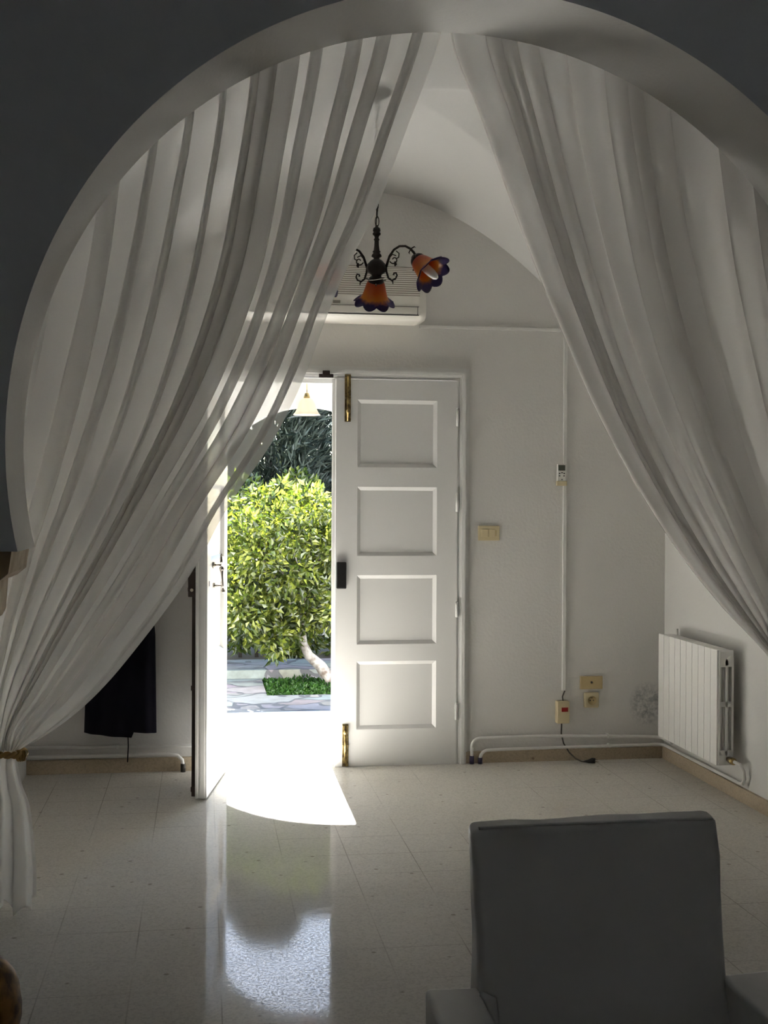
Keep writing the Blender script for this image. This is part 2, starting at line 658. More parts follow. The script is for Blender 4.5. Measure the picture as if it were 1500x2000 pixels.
# skirting
o = MB().box(1.46, XR, YB - 0.016, YB, 0, 0.065).build('baseboard_back', M_base)
struct(o, 'speckled tan terrazzo skirting on the end wall right of the door', 'baseboard')
o = MB().box(XL, 0.02, YB - 0.016, YB, 0, 0.075).build('baseboard_left', M_base)
struct(o, 'shaded terrazzo skirting on the end wall below the coat', 'baseboard')
o = MB().box(XR - 0.016, XR, YF, YB - 0.016, 0, 0.07).build('baseboard_right', M_base)
struct(o, 'speckled tan terrazzo skirting along the wall below the radiator', 'baseboard')

# ------------------------------------------------------------------ door frame
mb = MB()
# right casing: three steps, head, left casing
for (a, b, c, d, z_a, z_b, y) in ((0.0, 0.072, 1.418, 1.484, 2.158, 2.226, 6.785), (0.012, 0.060, 1.430, 1.474, 2.170, 2.216, 6.775), (0.026, 0.046, 1.442, 1.462, 2.184, 2.204, 6.765)):
    mb.box(a, b, y, 6.7995, 0, z_a)
    mb.box(c, d, y, 6.7995, 0, z_a)
    mb.box(a, d, y, 6.7995, z_a, z_b)
# lining of the opening
mb.box(1.420, 1.4448, 6.8005, 7.079, 0, 2.160)
mb.box(0.0452, 0.070, 6.8005, 7.079, 0, 2.160)
mb.box(0.0452, 1.4448, 6.8005, 7.079, 2.160, 2.1848)
mb.box(0.070, 1.420, 6.835, 6.86, 2.135, 2.160)
o = mb.build('trim_3', M_paint)
struct(o, 'white moulded wooden frame around the front door', 'door frame')


# ------------------------------------------------------------------ door leaves
def leaf_mesh(w, panels, h0, h1, px0, px1, s):
    """local: hinge at x=0, leaf runs to x=s*w, inner face y=0, outer face y=0.045"""
    mb = MB()
    T = 0.045

    def bx(a, b, y0, y1, z0, z1):
        mb.box(min(s * a, s * b), max(s * a, s * b), y0, y1, z0, z1)
    bx(0, px0, 0, T, h0, h1)
    bx(px1, w, 0, T, h0, h1)
    zs = [h1] + [z for p in panels for z in p] + [h0]
    for i in range(0, len(zs), 2):
        bx(px0, px1, 0, T, zs[i + 1], zs[i])
    for (zt, zb) in panels:
        bx(px0, px1, 0.017, 0.028, zb, zt)
        for (ys, yp) in ((0.0, 0.0168), (T, 0.0282)):
            O = [(px0, zb), (px1, zb), (px1, zt), (px0, zt)]
            i_ = 0.020
            I = [(px0 + i_, zb + i_), (px1 - i_, zb + i_), (px1 - i_, zt - i_), (px0 + i_, zt - i_)]
            for k in range(4):
                a, b = O[k], O[(k + 1) % 4]
                c, d = I[(k + 1) % 4], I[k]
                mb.quad([(s * a[0], ys, a[1]), (s * b[0], ys, b[1]), (s * c[0], yp, c[1]), (s * d[0], yp, d[1])])
    return mb


def hinges(parent, x, y, zs):
    for (a, b) in zs:
        mb = MB()
        mb.tube([(x, y, a), (x, y, b)], 0.008, 10)
        mb.tube([(x, y, (a + b) / 2 - 0.001), (x, y, (a + b) / 2 + 0.001)], 0.0088, 10)
        mb.ball((x, y, b + 0.004), 0.007, 1)
        mb.build('hinge', M_paint, parent)


HZ = [(0.25, 0.337), (0.828, 0.914), (1.42, 1.52), (1.90, 1.995)]
PZ = [(2.041, 1.666), (1.557, 1.173), (1.065, 0.68), (0.585, 0.206)]
d1 = thing('door_1', 'closed white four-panel door leaf with brass bolts at top and bottom', 'door', (1.416, 6.775, 0), 0, kind='structure')
leaf_mesh(0.686, PZ, 0.0008, 2.154, 0.116, 0.566, -1).build('door_leaf', M_paint, d1)
o = MB().box(-0.703, -0.672, 0.0455, 0.060, 0.0008, 2.154, 0.002).build('astragal', M_paint, d1)
hinges(d1, 0.0, -0.006, HZ)


def brass_bolt(parent, x, z0, z1, lab):
    mb = MB()
    mb.box(x - 0.017, x + 0.017, -0.006, 0.0, z0, z1, 0.002)
    b = mb.build('bolt', M_brass, parent)
    b['label'] = lab
    mb = MB()
    mb.tube([(x, -0.012, z0 + 0.004), (x, -0.012, z1 - 0.01)], 0.0075, 10)
    kz = z0 + 0.055 if z0 > 1 else z1 - 0.045
    mb.ball((x, -0.022, kz), 0.013, 2)
    mb.build('bolt_knob', M_brass, b)
    mb = MB()
    for z in (z0 + 0.012, (z0 + z1) / 2, z1 - 0.012):
        mb.box(x - 0.0165, x + 0.0165, -0.016, -0.004, z - 0.006, z + 0.006, 0.001)
        mb.ball((x - 0.013, -0.017, z), 0.003, 1)
    mb.build('bolt_guide', M_brass, b)


brass_bolt(d1, -0.622, 1.917, 2.180, 'tarnished brass surface bolt')
brass_bolt(d1, -0.628, 0.004, 0.239, 'shiny brass surface bolt')
o = MB().box(-0.683, -0.628, -0.030, 0.0, 0.992, 1.140, 0.008, 3).build('lock_case', M_black, d1)
o['label'] = 'black lock keeper box'

# catch plate on head of frame
mb = MB()
mb.box(0.632, 0.712, 6.752, 6.766, 2.158, 2.178, 0.003)
mb.box(0.652, 0.692, 6.745, 6.766, 2.166, 2.196, 0.004)
mb.tube([(0.640, 6.752, 2.166), (0.640, 6.745, 2.166)], 0.007, 8)
mb.tube([(0.704, 6.752, 2.166), (0.704, 6.745, 2.166)], 0.007, 8)
o = mb.build('bolt_keeper', M_brown)
tag(o, 'small dark brown bolt catch screwed to the head of the door frame', 'catch')

# open left leaf
d2 = thing('door_2', 'open white door leaf swung inwards, seen almost edge-on', 'door', (0.090, 6.772, 0), radians(-99.6), kind='structure')
leaf_mesh(0.660, PZ, 0.006, 2.154, 0.110, 0.550, 1).build('door_leaf', M_paint, d2)
MB().box(0.635, 0.667, -0.012, 0.002, 0.006, 2.154, 0.003).build('astragal', M_paint, d2)
MB().box(0.660, 0.664, 0.012, 0.034, 0.006, 2.154, 0.001).build('edge_bead', M_paint, d2)
hinges(d2, 0.0, -0.006, HZ)
mb = MB()
mb.box(0.636, 0.660, -0.030, -0.012, 0.015, 2.150)
for z in (0.05, 0.55, 1.02, 1.55, 2.10):
    mb.box(0.630, 0.662, -0.034, -0.010, z - 0.012, z + 0.012, 0.002)
o = mb.build('rod_bolt', M_brown, d2)
o['label'] = 'dark brown full-height rod bolt'
mb = MB()
mb.box(0.560, 0.667, -0.050, -0.010, 1.00, 1.125, 0.006)
o = mb.build('rim_lock', M_brown, d2)
mb = MB()
mb.tube([(0.62, -0.050, 1.035), (0.62, -0.058, 1.035)], 0.010, 14)
mb.tube([(0.667, -0.030, 1.035), (0.672, -0.030, 1.035)], 0.008, 14)
mb.build('lock_cylinder', M_steel, o)
# outside pull handle
xh = 0.52
mb = MB()
mb.tube([(xh - 0.03, 0.046, 1.150), (xh - 0.03, 0.056, 1.150)], 0.016, 14)
mb.tube([(xh - 0.03, 0.05, 1.150), (xh - 0.03, 0.088, 1.150)], 0.005, 8)
mb.tube([(xh - 0.03, 0.046, 1.045), (xh - 0.03, 0.056, 1.045)], 0.016, 14)
mb.tube([(xh - 0.03, 0.05, 1.045), (xh - 0.03, 0.093, 1.045)], 0.005, 8)
k = [(xh - 0.03, 0.090, 1.125), (xh - 0.03, 0.092, 1.10), (xh - 0.03, 0.094, 1.07), (xh - 0.03, 0.096, 1.03)]
mb.tube(k, [0.010, 0.006, 0.005, 0.007], 10)
mb.ball((xh - 0.03, 0.090, 1.132), 0.013, 2)
mb.ball((xh - 0.03, 0.097, 1.018), 0.012, 2)
mb.ball((xh - 0.03, 0.088, 1.178), 0.019, 2, (0.8, 0.4, 1.25))
mb.tube([(xh - 0.03, 0.088, 1.195), (xh - 0.03, 0.088, 1.210)], [0.008, 0.001], 8)
o = mb.build('pull_handle', M_steel, d2)
o['label'] = 'polished metal outside pull handle'
mb = MB()
mb.box(0.600, 0.606, 0.0455, 0.047, 1.050, 1.075)
mb.build('keyhole', M_dark, d2)

# ------------------------------------------------------------------ air conditioner
ac = thing('air_conditioner', 'cream wall-mounted air conditioner high above the front door', 'air conditioner', (0.70, 6.80, 2.462))
prof = [(0, 0.0), (-0.15, 0.0), (-0.195, 0.012), (-0.212, 0.04), (-0.212, 0.20), (-0.19, 0.255), (-0.14, 0.30), (0, 0.305)]
bm = bmesh.new()
nseg = 28
W2 = 0.505
rings = []
for i in range(nseg + 1):
    t = -1 + 2 * i / nseg
    x = W2 * t
    e = max(0.0, (abs(t) - 0.93) / 0.07)
    sc = sqrt(max(0.0, 1 - (e * 0.75) ** 2))
    rings.append([bm.verts.new((x, py * (0.6 + 0.4 * sc), 0.15 + (pz - 0.15) * (0.80 + 0.20 * sc))) for py, pz in prof])
for a, b in zip(rings, rings[1:]):
    for j in range(len(prof) - 1):
        f = bm.faces.new((a[j], b[j], b[j + 1], a[j + 1]))
        f.smooth = True
bm.faces.new(rings[0])
bm.faces.new(rings[-1][::-1])
bmesh.ops.recalc_face_normals(bm, faces=bm.faces)
me = bpy.data.meshes.new('body')
bm.to_mesh(me)
bm.free()
link('body', me, M_ac, ac)
mb = MB()
for k in range(15):
    z = 0.130 + k * 0.0118
    dy = 0 if z < 0.20 else (z - 0.20) * 0.42 if z < 0.255 else 0.023 + (z - 0.255) * 1.1
    mb.box(-0.465, 0.465, -0.2135 + dy, -0.209 + dy, z, z + 0.0035)
mb.build('grille', mat('grille_slots', (0.28, 0.24, 0.19), 0.6), ac)
mb = MB()
mb.box(-0.45, 0.45, -0.2165, -0.205, 0.031, 0.069, 0.003)
mb.build('louver', M_ac, ac)
mb = MB()
mb.box(-0.46, 0.46, -0.2135, -0.2, 0.0710, 0.0735)
mb.box(-0.46, 0.46, -0.2140, -0.19, 0.0245, 0.0285)
mb.box(0.452, 0.4545, -0.2135, -0.2, 0.0285, 0.071)
mb.build('outlet_gap', M_dark, ac)
MB().box(-0.01, 0.03, -0.2150, -0.21, 0.080, 0.096, 0.001).build('display', mat('display_grey', (0.25, 0.22, 0.18), 0.4), ac)

# ------------------------------------------------------------------ cable ducts, remote, switches
o = MB().box(1.20, 2.056, 6.787, 6.80, 2.449, 2.466, 0.002).build('cable_duct', M_pipe)
tag(o, 'horizontal white cable duct running right from the air conditioner', 'cable duct')
o = MB().box(2.036, 2.056, 6.785, 6.80, 0.40, 2.448, 0.002).build('cable_duct', M_pipe)
tag(o, 'long vertical white cable duct dropping down the wall past the remote control', 'cable duct')

rc = thing('remote_control', 'small grey and white remote control in its holder on the vertical duct', 'remote control', (2.020, 6.785, 1.576))
MB().box(-0.026, 0.026, -0.022, 0.0, 0.0, 0.118, 0.006, 3).build('body', M_plastic, rc)
MB().box(-0.021, 0.019, -0.0235, -0.02, 0.080, 0.112, 0.001).build('display', M_grey, rc)
mb = MB()
for i, (a, b) in enumerate(((-0.014, 0.064), (0.0, 0.068), (0.013, 0.064), (-0.014, 0.05), (0.012, 0.05), (0.0, 0.03))):
    mb.box(a - 0.004, a + 0.004, -0.0245, -0.021, b - 0.003, b + 0.003, 0.001)
mb.build('button_pad', M_dark, rc)
MB().box(-0.030, 0.030, -0.026, 0.0, -0.006, 0.022, 0.005).build('holder', M_ivory, rc)

sw = thing('light_switch', 'ivory double light switch plate right of the front door', 'light switch', (1.603, 6.80, 1.30))
MB().box(-0.062, 0.062, -0.012, 0.0, -0.042, 0.042, 0.006, 3).build('plate', M_ivory, sw)
for x in (-0.024, 0.018):
    MB().box(x - 0.018, x + 0.018, -0.017, -0.010, -0.022, 0.022, 0.003).build('rocker', M_ivory, sw)
MB().box(0.036, 0.044, -0.0135, -0.011, -0.016, 0.016, 0.001).build('socket_slot', M_tan, sw)

jb = thing('junction_box', 'tan rectangular blanking plate just above the round wall socket', 'junction box', (2.209, 6.80, 0.443))
MB().box(-0.066, 0.066, -0.016, 0.0, -0.037, 0.037, 0.005, 3).build('cover', M_tan, jb)
MB().tube([(0, -0.018, 0.002), (0, -0.015, 0.002)], 0.006, 12).build('screw', M_dark, jb)
so = thing('wall_socket', 'ivory square wall socket with a round two-pin recess below the tan plate', 'socket', (2.209, 6.80, 0.343))
MB().box(-0.044, 0.044, -0.020, 0.0, -0.044, 0.044, 0.012, 3).build('plate', M_ivory, so)
MB().lathe([(0.0, -0.0), (0.021, -0.0), (0.024, 0.008), (0.026, 0.008)], n=28).build('recess', M_tan, so, (0, -0.0215, 0)).rotation_euler = (radians(90), 0, 0)
mb = MB()
mb.tube([(-0.009, -0.0235, 0), (-0.009, -0.021, 0)], 0.004, 8)
mb.tube([(0.009, -0.0235, 0), (0.009, -0.021, 0)], 0.004, 8)
mb.tube([(0.0, -0.0235, 0.014), (0, -0.021, 0.014)], 0.003, 8)
mb.build('pin_hole', M_dark, so)

el = thing('inline_breaker', 'small ivory box with a red switch hanging at the foot of the vertical duct', 'breaker', (2.035, 6.80, 0.217))
MB().box(-0.036, 0.036, -0.045, 0.0, 0.0, 0.127, 0.006, 3).build('case', M_ivory, el)
MB().box(-0.012, 0.026, -0.050, -0.044, 0.068, 0.092, 0.002).build('red_switch', M_red, el)
mb = MB()
mb.tube([(0.004, -0.02, 0.125), (0.002, -0.016, 0.150), (0.012, -0.012, 0.172), (0.020, -0.010, 0.19)], 0.004, 8)
mb.build('feed_cable', M_cable, el)
cp = [(-0.004, -0.022, 0.002), (-0.006, -0.024, -0.06), (0.006, -0.03, -0.115), (0.035, -0.045, -0.165), (0.065, -0.065, -0.195), (0.095, -0.085, -0.209), (0.125, -0.10, -0.210)]
mb = MB()
mb.tube(cp, 0.0042, 8)
mb.build('power_cord', M_cable, el)
mb = MB()
mb.tube([(0.110, -0.092, -0.208), (0.130, -0.102, -0.206), (0.150, -0.112, -0.200), (0.165, -0.119, -0.200)], [0.005, 0.010, 0.016, 0.015], 12)
pl = mb.build('plug', M_black, el)
mb = MB()
mb.tube([(0.163, -0.113, -0.194), (0.180, -0.121, -0.194)], 0.0024, 8)
mb.tube([(0.163, -0.125, -0.204), (0.180, -0.133, -0.204)], 0.0024, 8)
mb.build('plug_pin', M_steel, pl)


# ------------------------------------------------------------------ heating pipes
def arc_pts(c, r, a0, a1, axis, n=6):
    out = []
    for i in range(n + 1):
        a = a0 + (a1 - a0) * i / n
        if axis == 'xz':
            out.append((c[0] + r * cos(a), c[1], c[2] + r * sin(a)))
        else:
            out.append((c[0] + r * cos(a), c[1] + r * sin(a), c[2]))
    return out


def clip(parent, x, y, z):
    MB().box(x - 0.006, x + 0.006, y - 0.010, y + 0.03, z - 0.011, z + 0.011, 0.002).build('pipe_clip', M_pipe, parent)


yp = 6.765
t = thing('heating_pipe', 'upper white heating pipe along the foot of the end wall right of the door', 'pipe', (1.50, yp, 0), group=None)
P = [(1.505, yp, 0.0), (1.505, yp, 0.095)] + arc_pts((1.555, yp, 0.095), 0.05, pi, pi / 2, 'xz') + [(1.9, yp, 0.148), (2.3, yp, 0.140), (2.54, yp, 0.130)] \
    + arc_pts((2.57, 6.725, 0.128), 0.04, pi / 2, 0, 'xy') + [(2.61, 6.60, 0.127), (2.61, 6.575, 0.127)]
mb = MB(); mb.tube(P, 0.0088, 10); o = mb.build('pipe', M_pipe); o.parent = t; o.matrix_parent_inverse = Matrix.Translation((-1.50, -yp, 0))
MB().tube([(0.005, 0, 0), (0.005, 0, 0.045)], 0.013, 10).build('taped_joint', M_cable2, t)
clip(t, 0.80, 0, 0.140)
t = thing('heating_pipe', 'lower white heating pipe that turns the corner and feeds the near end of the radiator', 'pipe', (1.55, yp, 0))
P = [(1.553, yp - 0.004, 0.0), (1.553, yp - 0.004, 0.03)] + arc_pts((1.60, yp - 0.004, 0.03), 0.047, pi, pi / 2, 'xz') + [(1.9, yp - 0.004, 0.081), (2.54, yp - 0.004, 0.084)] \
    + arc_pts((2.58, 6.715, 0.086), 0.046, pi / 2, 0, 'xy') + [(2.626, 6.3, 0.088), (2.626, 5.74, 0.092)] + \
    [(2.626, 5.70, 0.098), (2.626, 5.675, 0.125), (2.620, 5.672, 0.165), (2.606, 5.685, 0.195), (2.585, 5.71, 0.205)]
mb = MB(); mb.tube(P, 0.0088, 10); o = mb.build('pipe', M_pipe); o.parent = t; o.matrix_parent_inverse = Matrix.Translation((-1.55, -yp, 0))
MB().tube([(0.003, -0.004, 0), (0.003, -0.004, 0.035)], 0.013, 10).build('taped_joint', M_cable2, t)
clip(t, 0.76, 0, 0.083)
t = thing('heating_pipe', 'upper white heating pipe below the dark coat, left of the open door', 'pipe', (-0.9, yp, 0))
MB().tube([(-0.03, 0, 0.150), (0.80, 0, 0.142), (0.95, 0, 0.14)], 0.0095, 10).build('pipe', M_pipe, t)
clip(t, 0.45, 0, 0.145)
t = thing('heating_pipe', 'lower white heating pipe below the dark coat, bending down beside the open door', 'pipe', (-0.9, yp, 0))
MB().tube([(-0.03, -0.004, 0.098), (0.72, -0.004, 0.098), (0.77, -0.004, 0.09), (0.795, -0.004, 0.065), (0.80, -0.004, 0.03), (0.80, -0.004, 0.0)], 0.0105, 10).build('pipe', M_pipe, t)
MB().tube([(0.80, -0.004, 0), (0.80, -0.004, 0.045)], 0.014, 10).build('taped_joint', M_cable, t)
clip(t, 0.45, 0, 0.098)

# ------------------------------------------------------------------ radiator on the right wall
ra = thing('radiator', 'white ribbed aluminium radiator hung on the right wall in the corner', 'radiator', (2.64, 5.77, 0.175))
NS = 10
pitch = 0.079
RH = 0.572
for i in range(NS):
    y0_ = i * pitch
    mb = MB()
    mb.box(-0.118, -0.108, y0_ + 0.0015, y0_ + pitch - 0.0015, 0.0, RH, 0.003)        # front plate
    mb.box(-0.112, -0.035, y0_ + 0.032, y0_ + 0.047, 0.03, RH - 0.012, 0.001)          # web
    mb.box(-0.078, -0.070, y0_ + 0.008, y0_ + 0.071, 0.06, RH - 0.05)                  # middle fin
    mb.box(-0.040, -0.032, y0_ + 0.004, y0_ + 0.075, 0.05, RH - 0.012)                 # rear fin
    mb.tube([(-0.060, y0_, 0.035), (-0.060, y0_ + pitch, 0.035)], 0.026, 14)
    mb.tube([(-0.060, y0_, RH - 0.045), (-0.060, y0_ + pitch, RH - 0.045)], 0.026, 14)
    mb.box(-0.112, -0.030, y0_ + 0.006, y0_ + 0.073, RH - 0.030, RH - 0.004, 0.004)
    mb.build('rib', M_metalpaint, ra)
mb = MB()   # near end cap: slotted side of first rib
mb.box(-0.108, -0.032, -0.004, 0.0055, 0.0, 0.075, 0.003)
mb.box(-0.108, -0.032, -0.004, 0.0055, RH - 0.085, RH, 0.008)
mb.box(-0.108, -0.100, -0.004, 0.0055, 0.05, RH - 0.05)
mb.box(-0.076, -0.062, -0.004, 0.0055, 0.05, RH - 0.05)
mb.box(-0.043, -0.032, -0.004, 0.0055, 0.05, RH - 0.05)
mb.box(-0.104, -0.036, -0.004, 0.0055, 0.29, 0.315)
mb.tube([(-0.050, -0.004, RH - 0.045), (-0.050, -0.010, RH - 0.045)], 0.016, 14)
mb.build('end_cap', M_metalpaint, ra)
mb = MB()
mb.tube([(-0.056, -0.004, 0.030), (-0.056, -0.03, 0.030)], 0.013, 12)
mb.tube([(-0.056, -0.03, 0.030), (-0.056, -0.062, 0.030)], 0.017, 12)
mb.build('valve', M_brass, ra)
for yy in (0.12, 0.62):
    MB().box(-0.034, 0.008, yy, yy + 0.015, 0.50, 0.54).build('wall_bracket', M_metalpaint, ra)
MB().tube([(-0.045, 0.70, 0.55), (-0.045, 0.70, 0.605)], 0.006, 8).build('air_vent', M_metalpaint, ra)


# ------------------------------------------------------------------ curtains
def pchip(xs, ys, q):
    xs = np.array(xs, float); ys = np.array(ys, float)
    o_ = np.argsort(xs); xs = xs[o_]; ys = ys[o_]
    h_ = np.diff(xs); dl = np.diff(ys) / h_
    d_ = np.zeros_like(xs)
    for i in range(1, len(xs) - 1):
        if dl[i - 1] * dl[i] > 0:
            w1, w2 = 2 * h_[i] + h_[i - 1], h_[i] + 2 * h_[i - 1]
            d_[i] = (w1 + w2) / (w1 / dl[i - 1] + w2 / dl[i])
    d_[0], d_[-1] = dl[0], dl[-1]
    q = np.clip(np.array(q, float), xs[0], xs[-1])
    k = np.clip(np.searchsorted(xs, q) - 1, 0, len(h_) - 1)
    t_ = (q - xs[k]) / h_[k]
    h00 = 2 * t_ ** 3 - 3 * t_ ** 2 + 1; h10 = t_ ** 3 - 2 * t_ ** 2 + t_
    h01 = -2 * t_ ** 3 + 3 * t_ ** 2; h11 = t_ ** 3 - t_ ** 2
    return h00 * ys[k] + h10 * h_[k] * d_[k] + h01 * ys[k + 1] + h11 * h_[k] * d_[k + 1]


def grid_mesh(name, P, m, parent):
    nu, nv = P.shape[0], P.shape[1]
    me = bpy.data.meshes.new(name)
    idx = np.arange(nu * nv).reshape(nu, nv)
    q = np.stack([idx[:-1, :-1], idx[1:, :-1], idx[1:, 1:], idx[:-1, 1:]], -1).reshape(-1, 4)
    me.from_pydata(P.reshape(-1, 3).tolist(), [], q.tolist())
    me.polygons.foreach_set('use_smooth', [True] * len(me.polygons))
    return link(name, me, m, parent)


ZT = 3.30
L1 = [(0.9, 3.337), (0.866, 3.193), (0.749, 2.867), (0.627, 2.543), (0.542, 2.371), (0.468, 2.201), (0.375, 1.947), (0.264, 1.713), (0.081, 1.433), (-0.028, 1.23), (-0.208, 0.975), (-0.413, 0.74), (-0.554, 0.634), (-0.642, 0.585)]
L6 = [(0.37, 3.303), (0.352, 3.107), (0.288, 2.733), (0.225, 2.398), (0.134, 2.099), (0.007, 1.801), (-0.155, 1.506), (-0.298, 1.25), (-0.44, 1.014), (-0.581, 0.78), (-0.665, 0.64), (-0.675, 0.585)]
L3 = [(-0.035, 3.301), (-0.051, 2.901), (-0.105, 2.532), (-0.176, 2.164), (-0.264, 1.834), (-0.37, 1.541), (-0.494, 1.25), (-0.599, 0.997), (-0.686, 0.746), (-0.715, 0.585)]
L0 = [(-0.534, 3.301), (-0.55, 2.695), (-0.584, 2.333), (-0.653, 1.971), (-0.720, 1.61), (-0.760, 1.251), (-0.770, 0.892), (-0.765, 0.712), (-0.755, 0.585)]
R1 = [(0.9, 3.337), (0.916, 3.196), (1.018, 2.937), (1.137, 2.62), (1.256, 2.319), (1.347, 2.11), (1.478, 1.824), (1.641, 1.536), (1.826, 1.263), (1.993, 1.066), (2.16, 0.897), (2.309, 0.706), (2.374, 0.515)]
R6 = [(1.429, 3.371), (1.451, 3.075), (1.534, 2.598), (1.658, 2.118), (1.824, 1.693), (2.012, 1.322), (2.181, 1.006), (2.32, 0.706), (2.395, 0.515)]
R3 = [(1.935, 3.403), (1.958, 3.005), (2.024, 2.519), (2.153, 1.933), (2.282, 1.441), (2.37, 1.043), (2.412, 0.744), (2.427, 0.515)]
R0 = [(2.540, 3.444), (2.545, 2.44), (2.540, 1.641), (2.510, 1.042), (2.478, 0.515)]


def curtain_panel(name, keys, us, zb, folds, seed, m, parent, yc=4.485, a_lat=0.56, ampt=0.040):
    nu, nv = 900, 110
    z = np.linspace(ZT, zb, nv)
    K = np.array([pchip([p[1] for p in k], [p[0] for p in k], z) for k in keys])     # (4, nv)
    u = np.linspace(0, 1, nu)
    X = np.array([pchip(us, K[:, j], u) for j in range(nv)]).T                       # (nu, nv)
    r = np.random.default_rng(seed)
    # fold phase: uneven fold widths
    wts = 0.45 + r.random(folds) * 1.1
    cum = np.concatenate([[0], np.cumsum(wts)]) / wts.sum()
    ph = np.interp(u, cum, np.arange(folds + 1))
    lat = np.interp(ph, np.arange(folds + 1), a_lat * (0.45 + 1.1 * r.random(folds + 1)))
    dep = np.interp(ph, np.arange(folds + 1), 0.55 + 0.8 * r.random(folds + 1))
    dXdu = np.gradient(X, u, axis=0)
    sp = np.abs(dXdu) / folds
    v_ = (ZT - z) / (ZT - zb)
    tight = 1 - 0.72 * v_ ** 1.5
    edge = np.clip(np.minimum(u, 1 - u) * folds * 1.5, 0.0, 1)
    w1 = 2 * pi * ph[:, None] + 0.6 * np.sin(3.1 * v_[None, :] + ph[:, None] * 1.7)
    grow = 0.75 + 0.25 * np.minimum(1, v_ * 2)[None, :]
    LX = lat[:, None] * sp * np.sin(w1) * edge[:, None] * grow
    DY = ampt * dep[:, None] * np.cos(w1) * tight[None, :] + 0.004 * np.cos(1.61 * w1 + 1.3) * tight[None, :] * dep[:, None]
    fine = 0.0006 * np.sin(4.3 * w1 + 5 * v_[None, :])
    Y = yc + DY + fine - 0.10 * 0 * v_[None, :]
    P_ = np.stack([X + LX, Y, np.broadcast_to(z, X.shape)], -1)
    return grid_mesh(name, P_, m, parent)


def tail(parent, x0t, x1t, zt, pts_edge, x_out, seed, hem, yc=4.47):
    nu, nv = 260, 50
    r = np.random.default_rng(seed)
    u = np.linspace(0, 1, nu)
    P_ = np.zeros((nu, nv, 3))
    for i, uu in enumerate(u):
        hz = hem(uu)
        z = np.linspace(zt, hz, nv)
        v_ = (zt - z) / zt
        inner = pchip([p[1] for p in pts_edge], [p[0] for p in pts_edge], z)
        outer = x0t + (x_out - x0t) * np.minimum(1, v_ * 1.3) ** 0.7
        w_ = 2 * pi * 3.6 * uu + 0.5 * np.sin(5 * uu * 3)
        P_[i, :, 0] = outer + (inner - outer) * uu + 0.008 * sin(w_ * 1.0) * v_
        P_[i, :, 1] = yc + (0.012 + 0.040 * v_ ** 0.8) * np.cos(w_)
        P_[i, :, 2] = z
    return grid_mesh('gathered_tail', P_, M_sheer_tail, parent)


lc = thing('curtain', 'sheer white voile curtain swept to the left and tied low with gold rope', 'curtain', (0, 0, 0))
curtain_panel('drape', [L0, L3, L6, L1], [0, 0.3, 0.6, 1.0], 0.585, 12, 31, M_sheer, lc)
T1 = [(-0.642, 0.60), (-0.641, 0.555), (-0.624, 0.473), (-0.597, 0.40), (-0.579, 0.272), (-0.569, 0.163), (-0.568, 0.00)]


def hemL(u):
    if u > 0.90:
        return 0.085
    if u > 0.72:
        return 0.020
    if u > 0.55:
        return 0.05
    return 0.012 + 0.02 * sin(u * 25) ** 2


tail(lc, -0.755, -0.642, 0.590, T1, -0.86, 3, hemL)
rc_ = thing('curtain', 'sheer white voile curtain swept to the right, past the radiator', 'curtain', (0, 0, 0))
curtain_panel('drape', [R0, R3, R6, R1], [0, 0.3, 0.6, 1.0], 0.515, 15, 52, M_sheer, rc_)
T2 = [(2.36, 0.53), (2.35, 0.47), (2.33, 0.40), (2.31, 0.27), (2.30, 0.0)]
tail(rc_, 2.478, 2.374, 0.520, T2, 2.56, 5, lambda u: 0.015)

# gold rope tie-back
tb = thing('curtain_tieback', 'twisted gold rope tie-back gathering the left curtain', 'tieback', (-0.70, 4.485, 0.585))
mb = MB()
for s_ in range(2):
    pts = []
    for i in range(65):
        a = 2 * pi * i / 64
        q = a * 9 + s_ * pi
        pts.append((0.080 * cos(a) + 0.006 * cos(q) * cos(a), 0.062 * sin(a) + 0.006 * cos(q) * sin(a), -0.008 * cos(a) + 0.006 * sin(q)))
    mb.tube(pts, 0.008, 8)
mb.build('rope', M_rope, tb)
mb = MB()
mb.ball((0.070, -0.022, -0.012), 0.020, 2)
for k_ in range(12):
    a = 2 * pi * k_ / 12
    mb.tube([(0.070 + 0.012 * cos(a), -0.022 + 0.012 * sin(a), 0.006), (0.070 + 0.021 * cos(a), -0.022 + 0.021 * sin(a), -0.012),
             (0.070 + 0.012 * cos(a), -0.022 + 0.012 * sin(a), -0.030)], 0.003, 6)
mb.build('knot', M_rope, tb)
mb = MB()
mb.tube([(-0.078, 0.0, 0.005), (-0.12, -0.04, 0.02), (-0.13, -0.075, 0.03)], 0.006, 8)
mb.build('hook_loop', M_rope, tb)
cr = thing('curtain_rod', 'thin white curtain rod hidden behind the crown of the arch', 'curtain rod', (AC, 4.485, 3.305))
MB().tube([(-1.62, 0, 0), (1.68, 0, 0)], 0.011, 10).build('rod', M_paint, cr)
for x in (-1.5, 0.0, 1.5):
    MB().box(x - 0.01, x + 0.01, -0.085, 0.0, -0.01, 0.015).build('bracket', M_paint, cr)

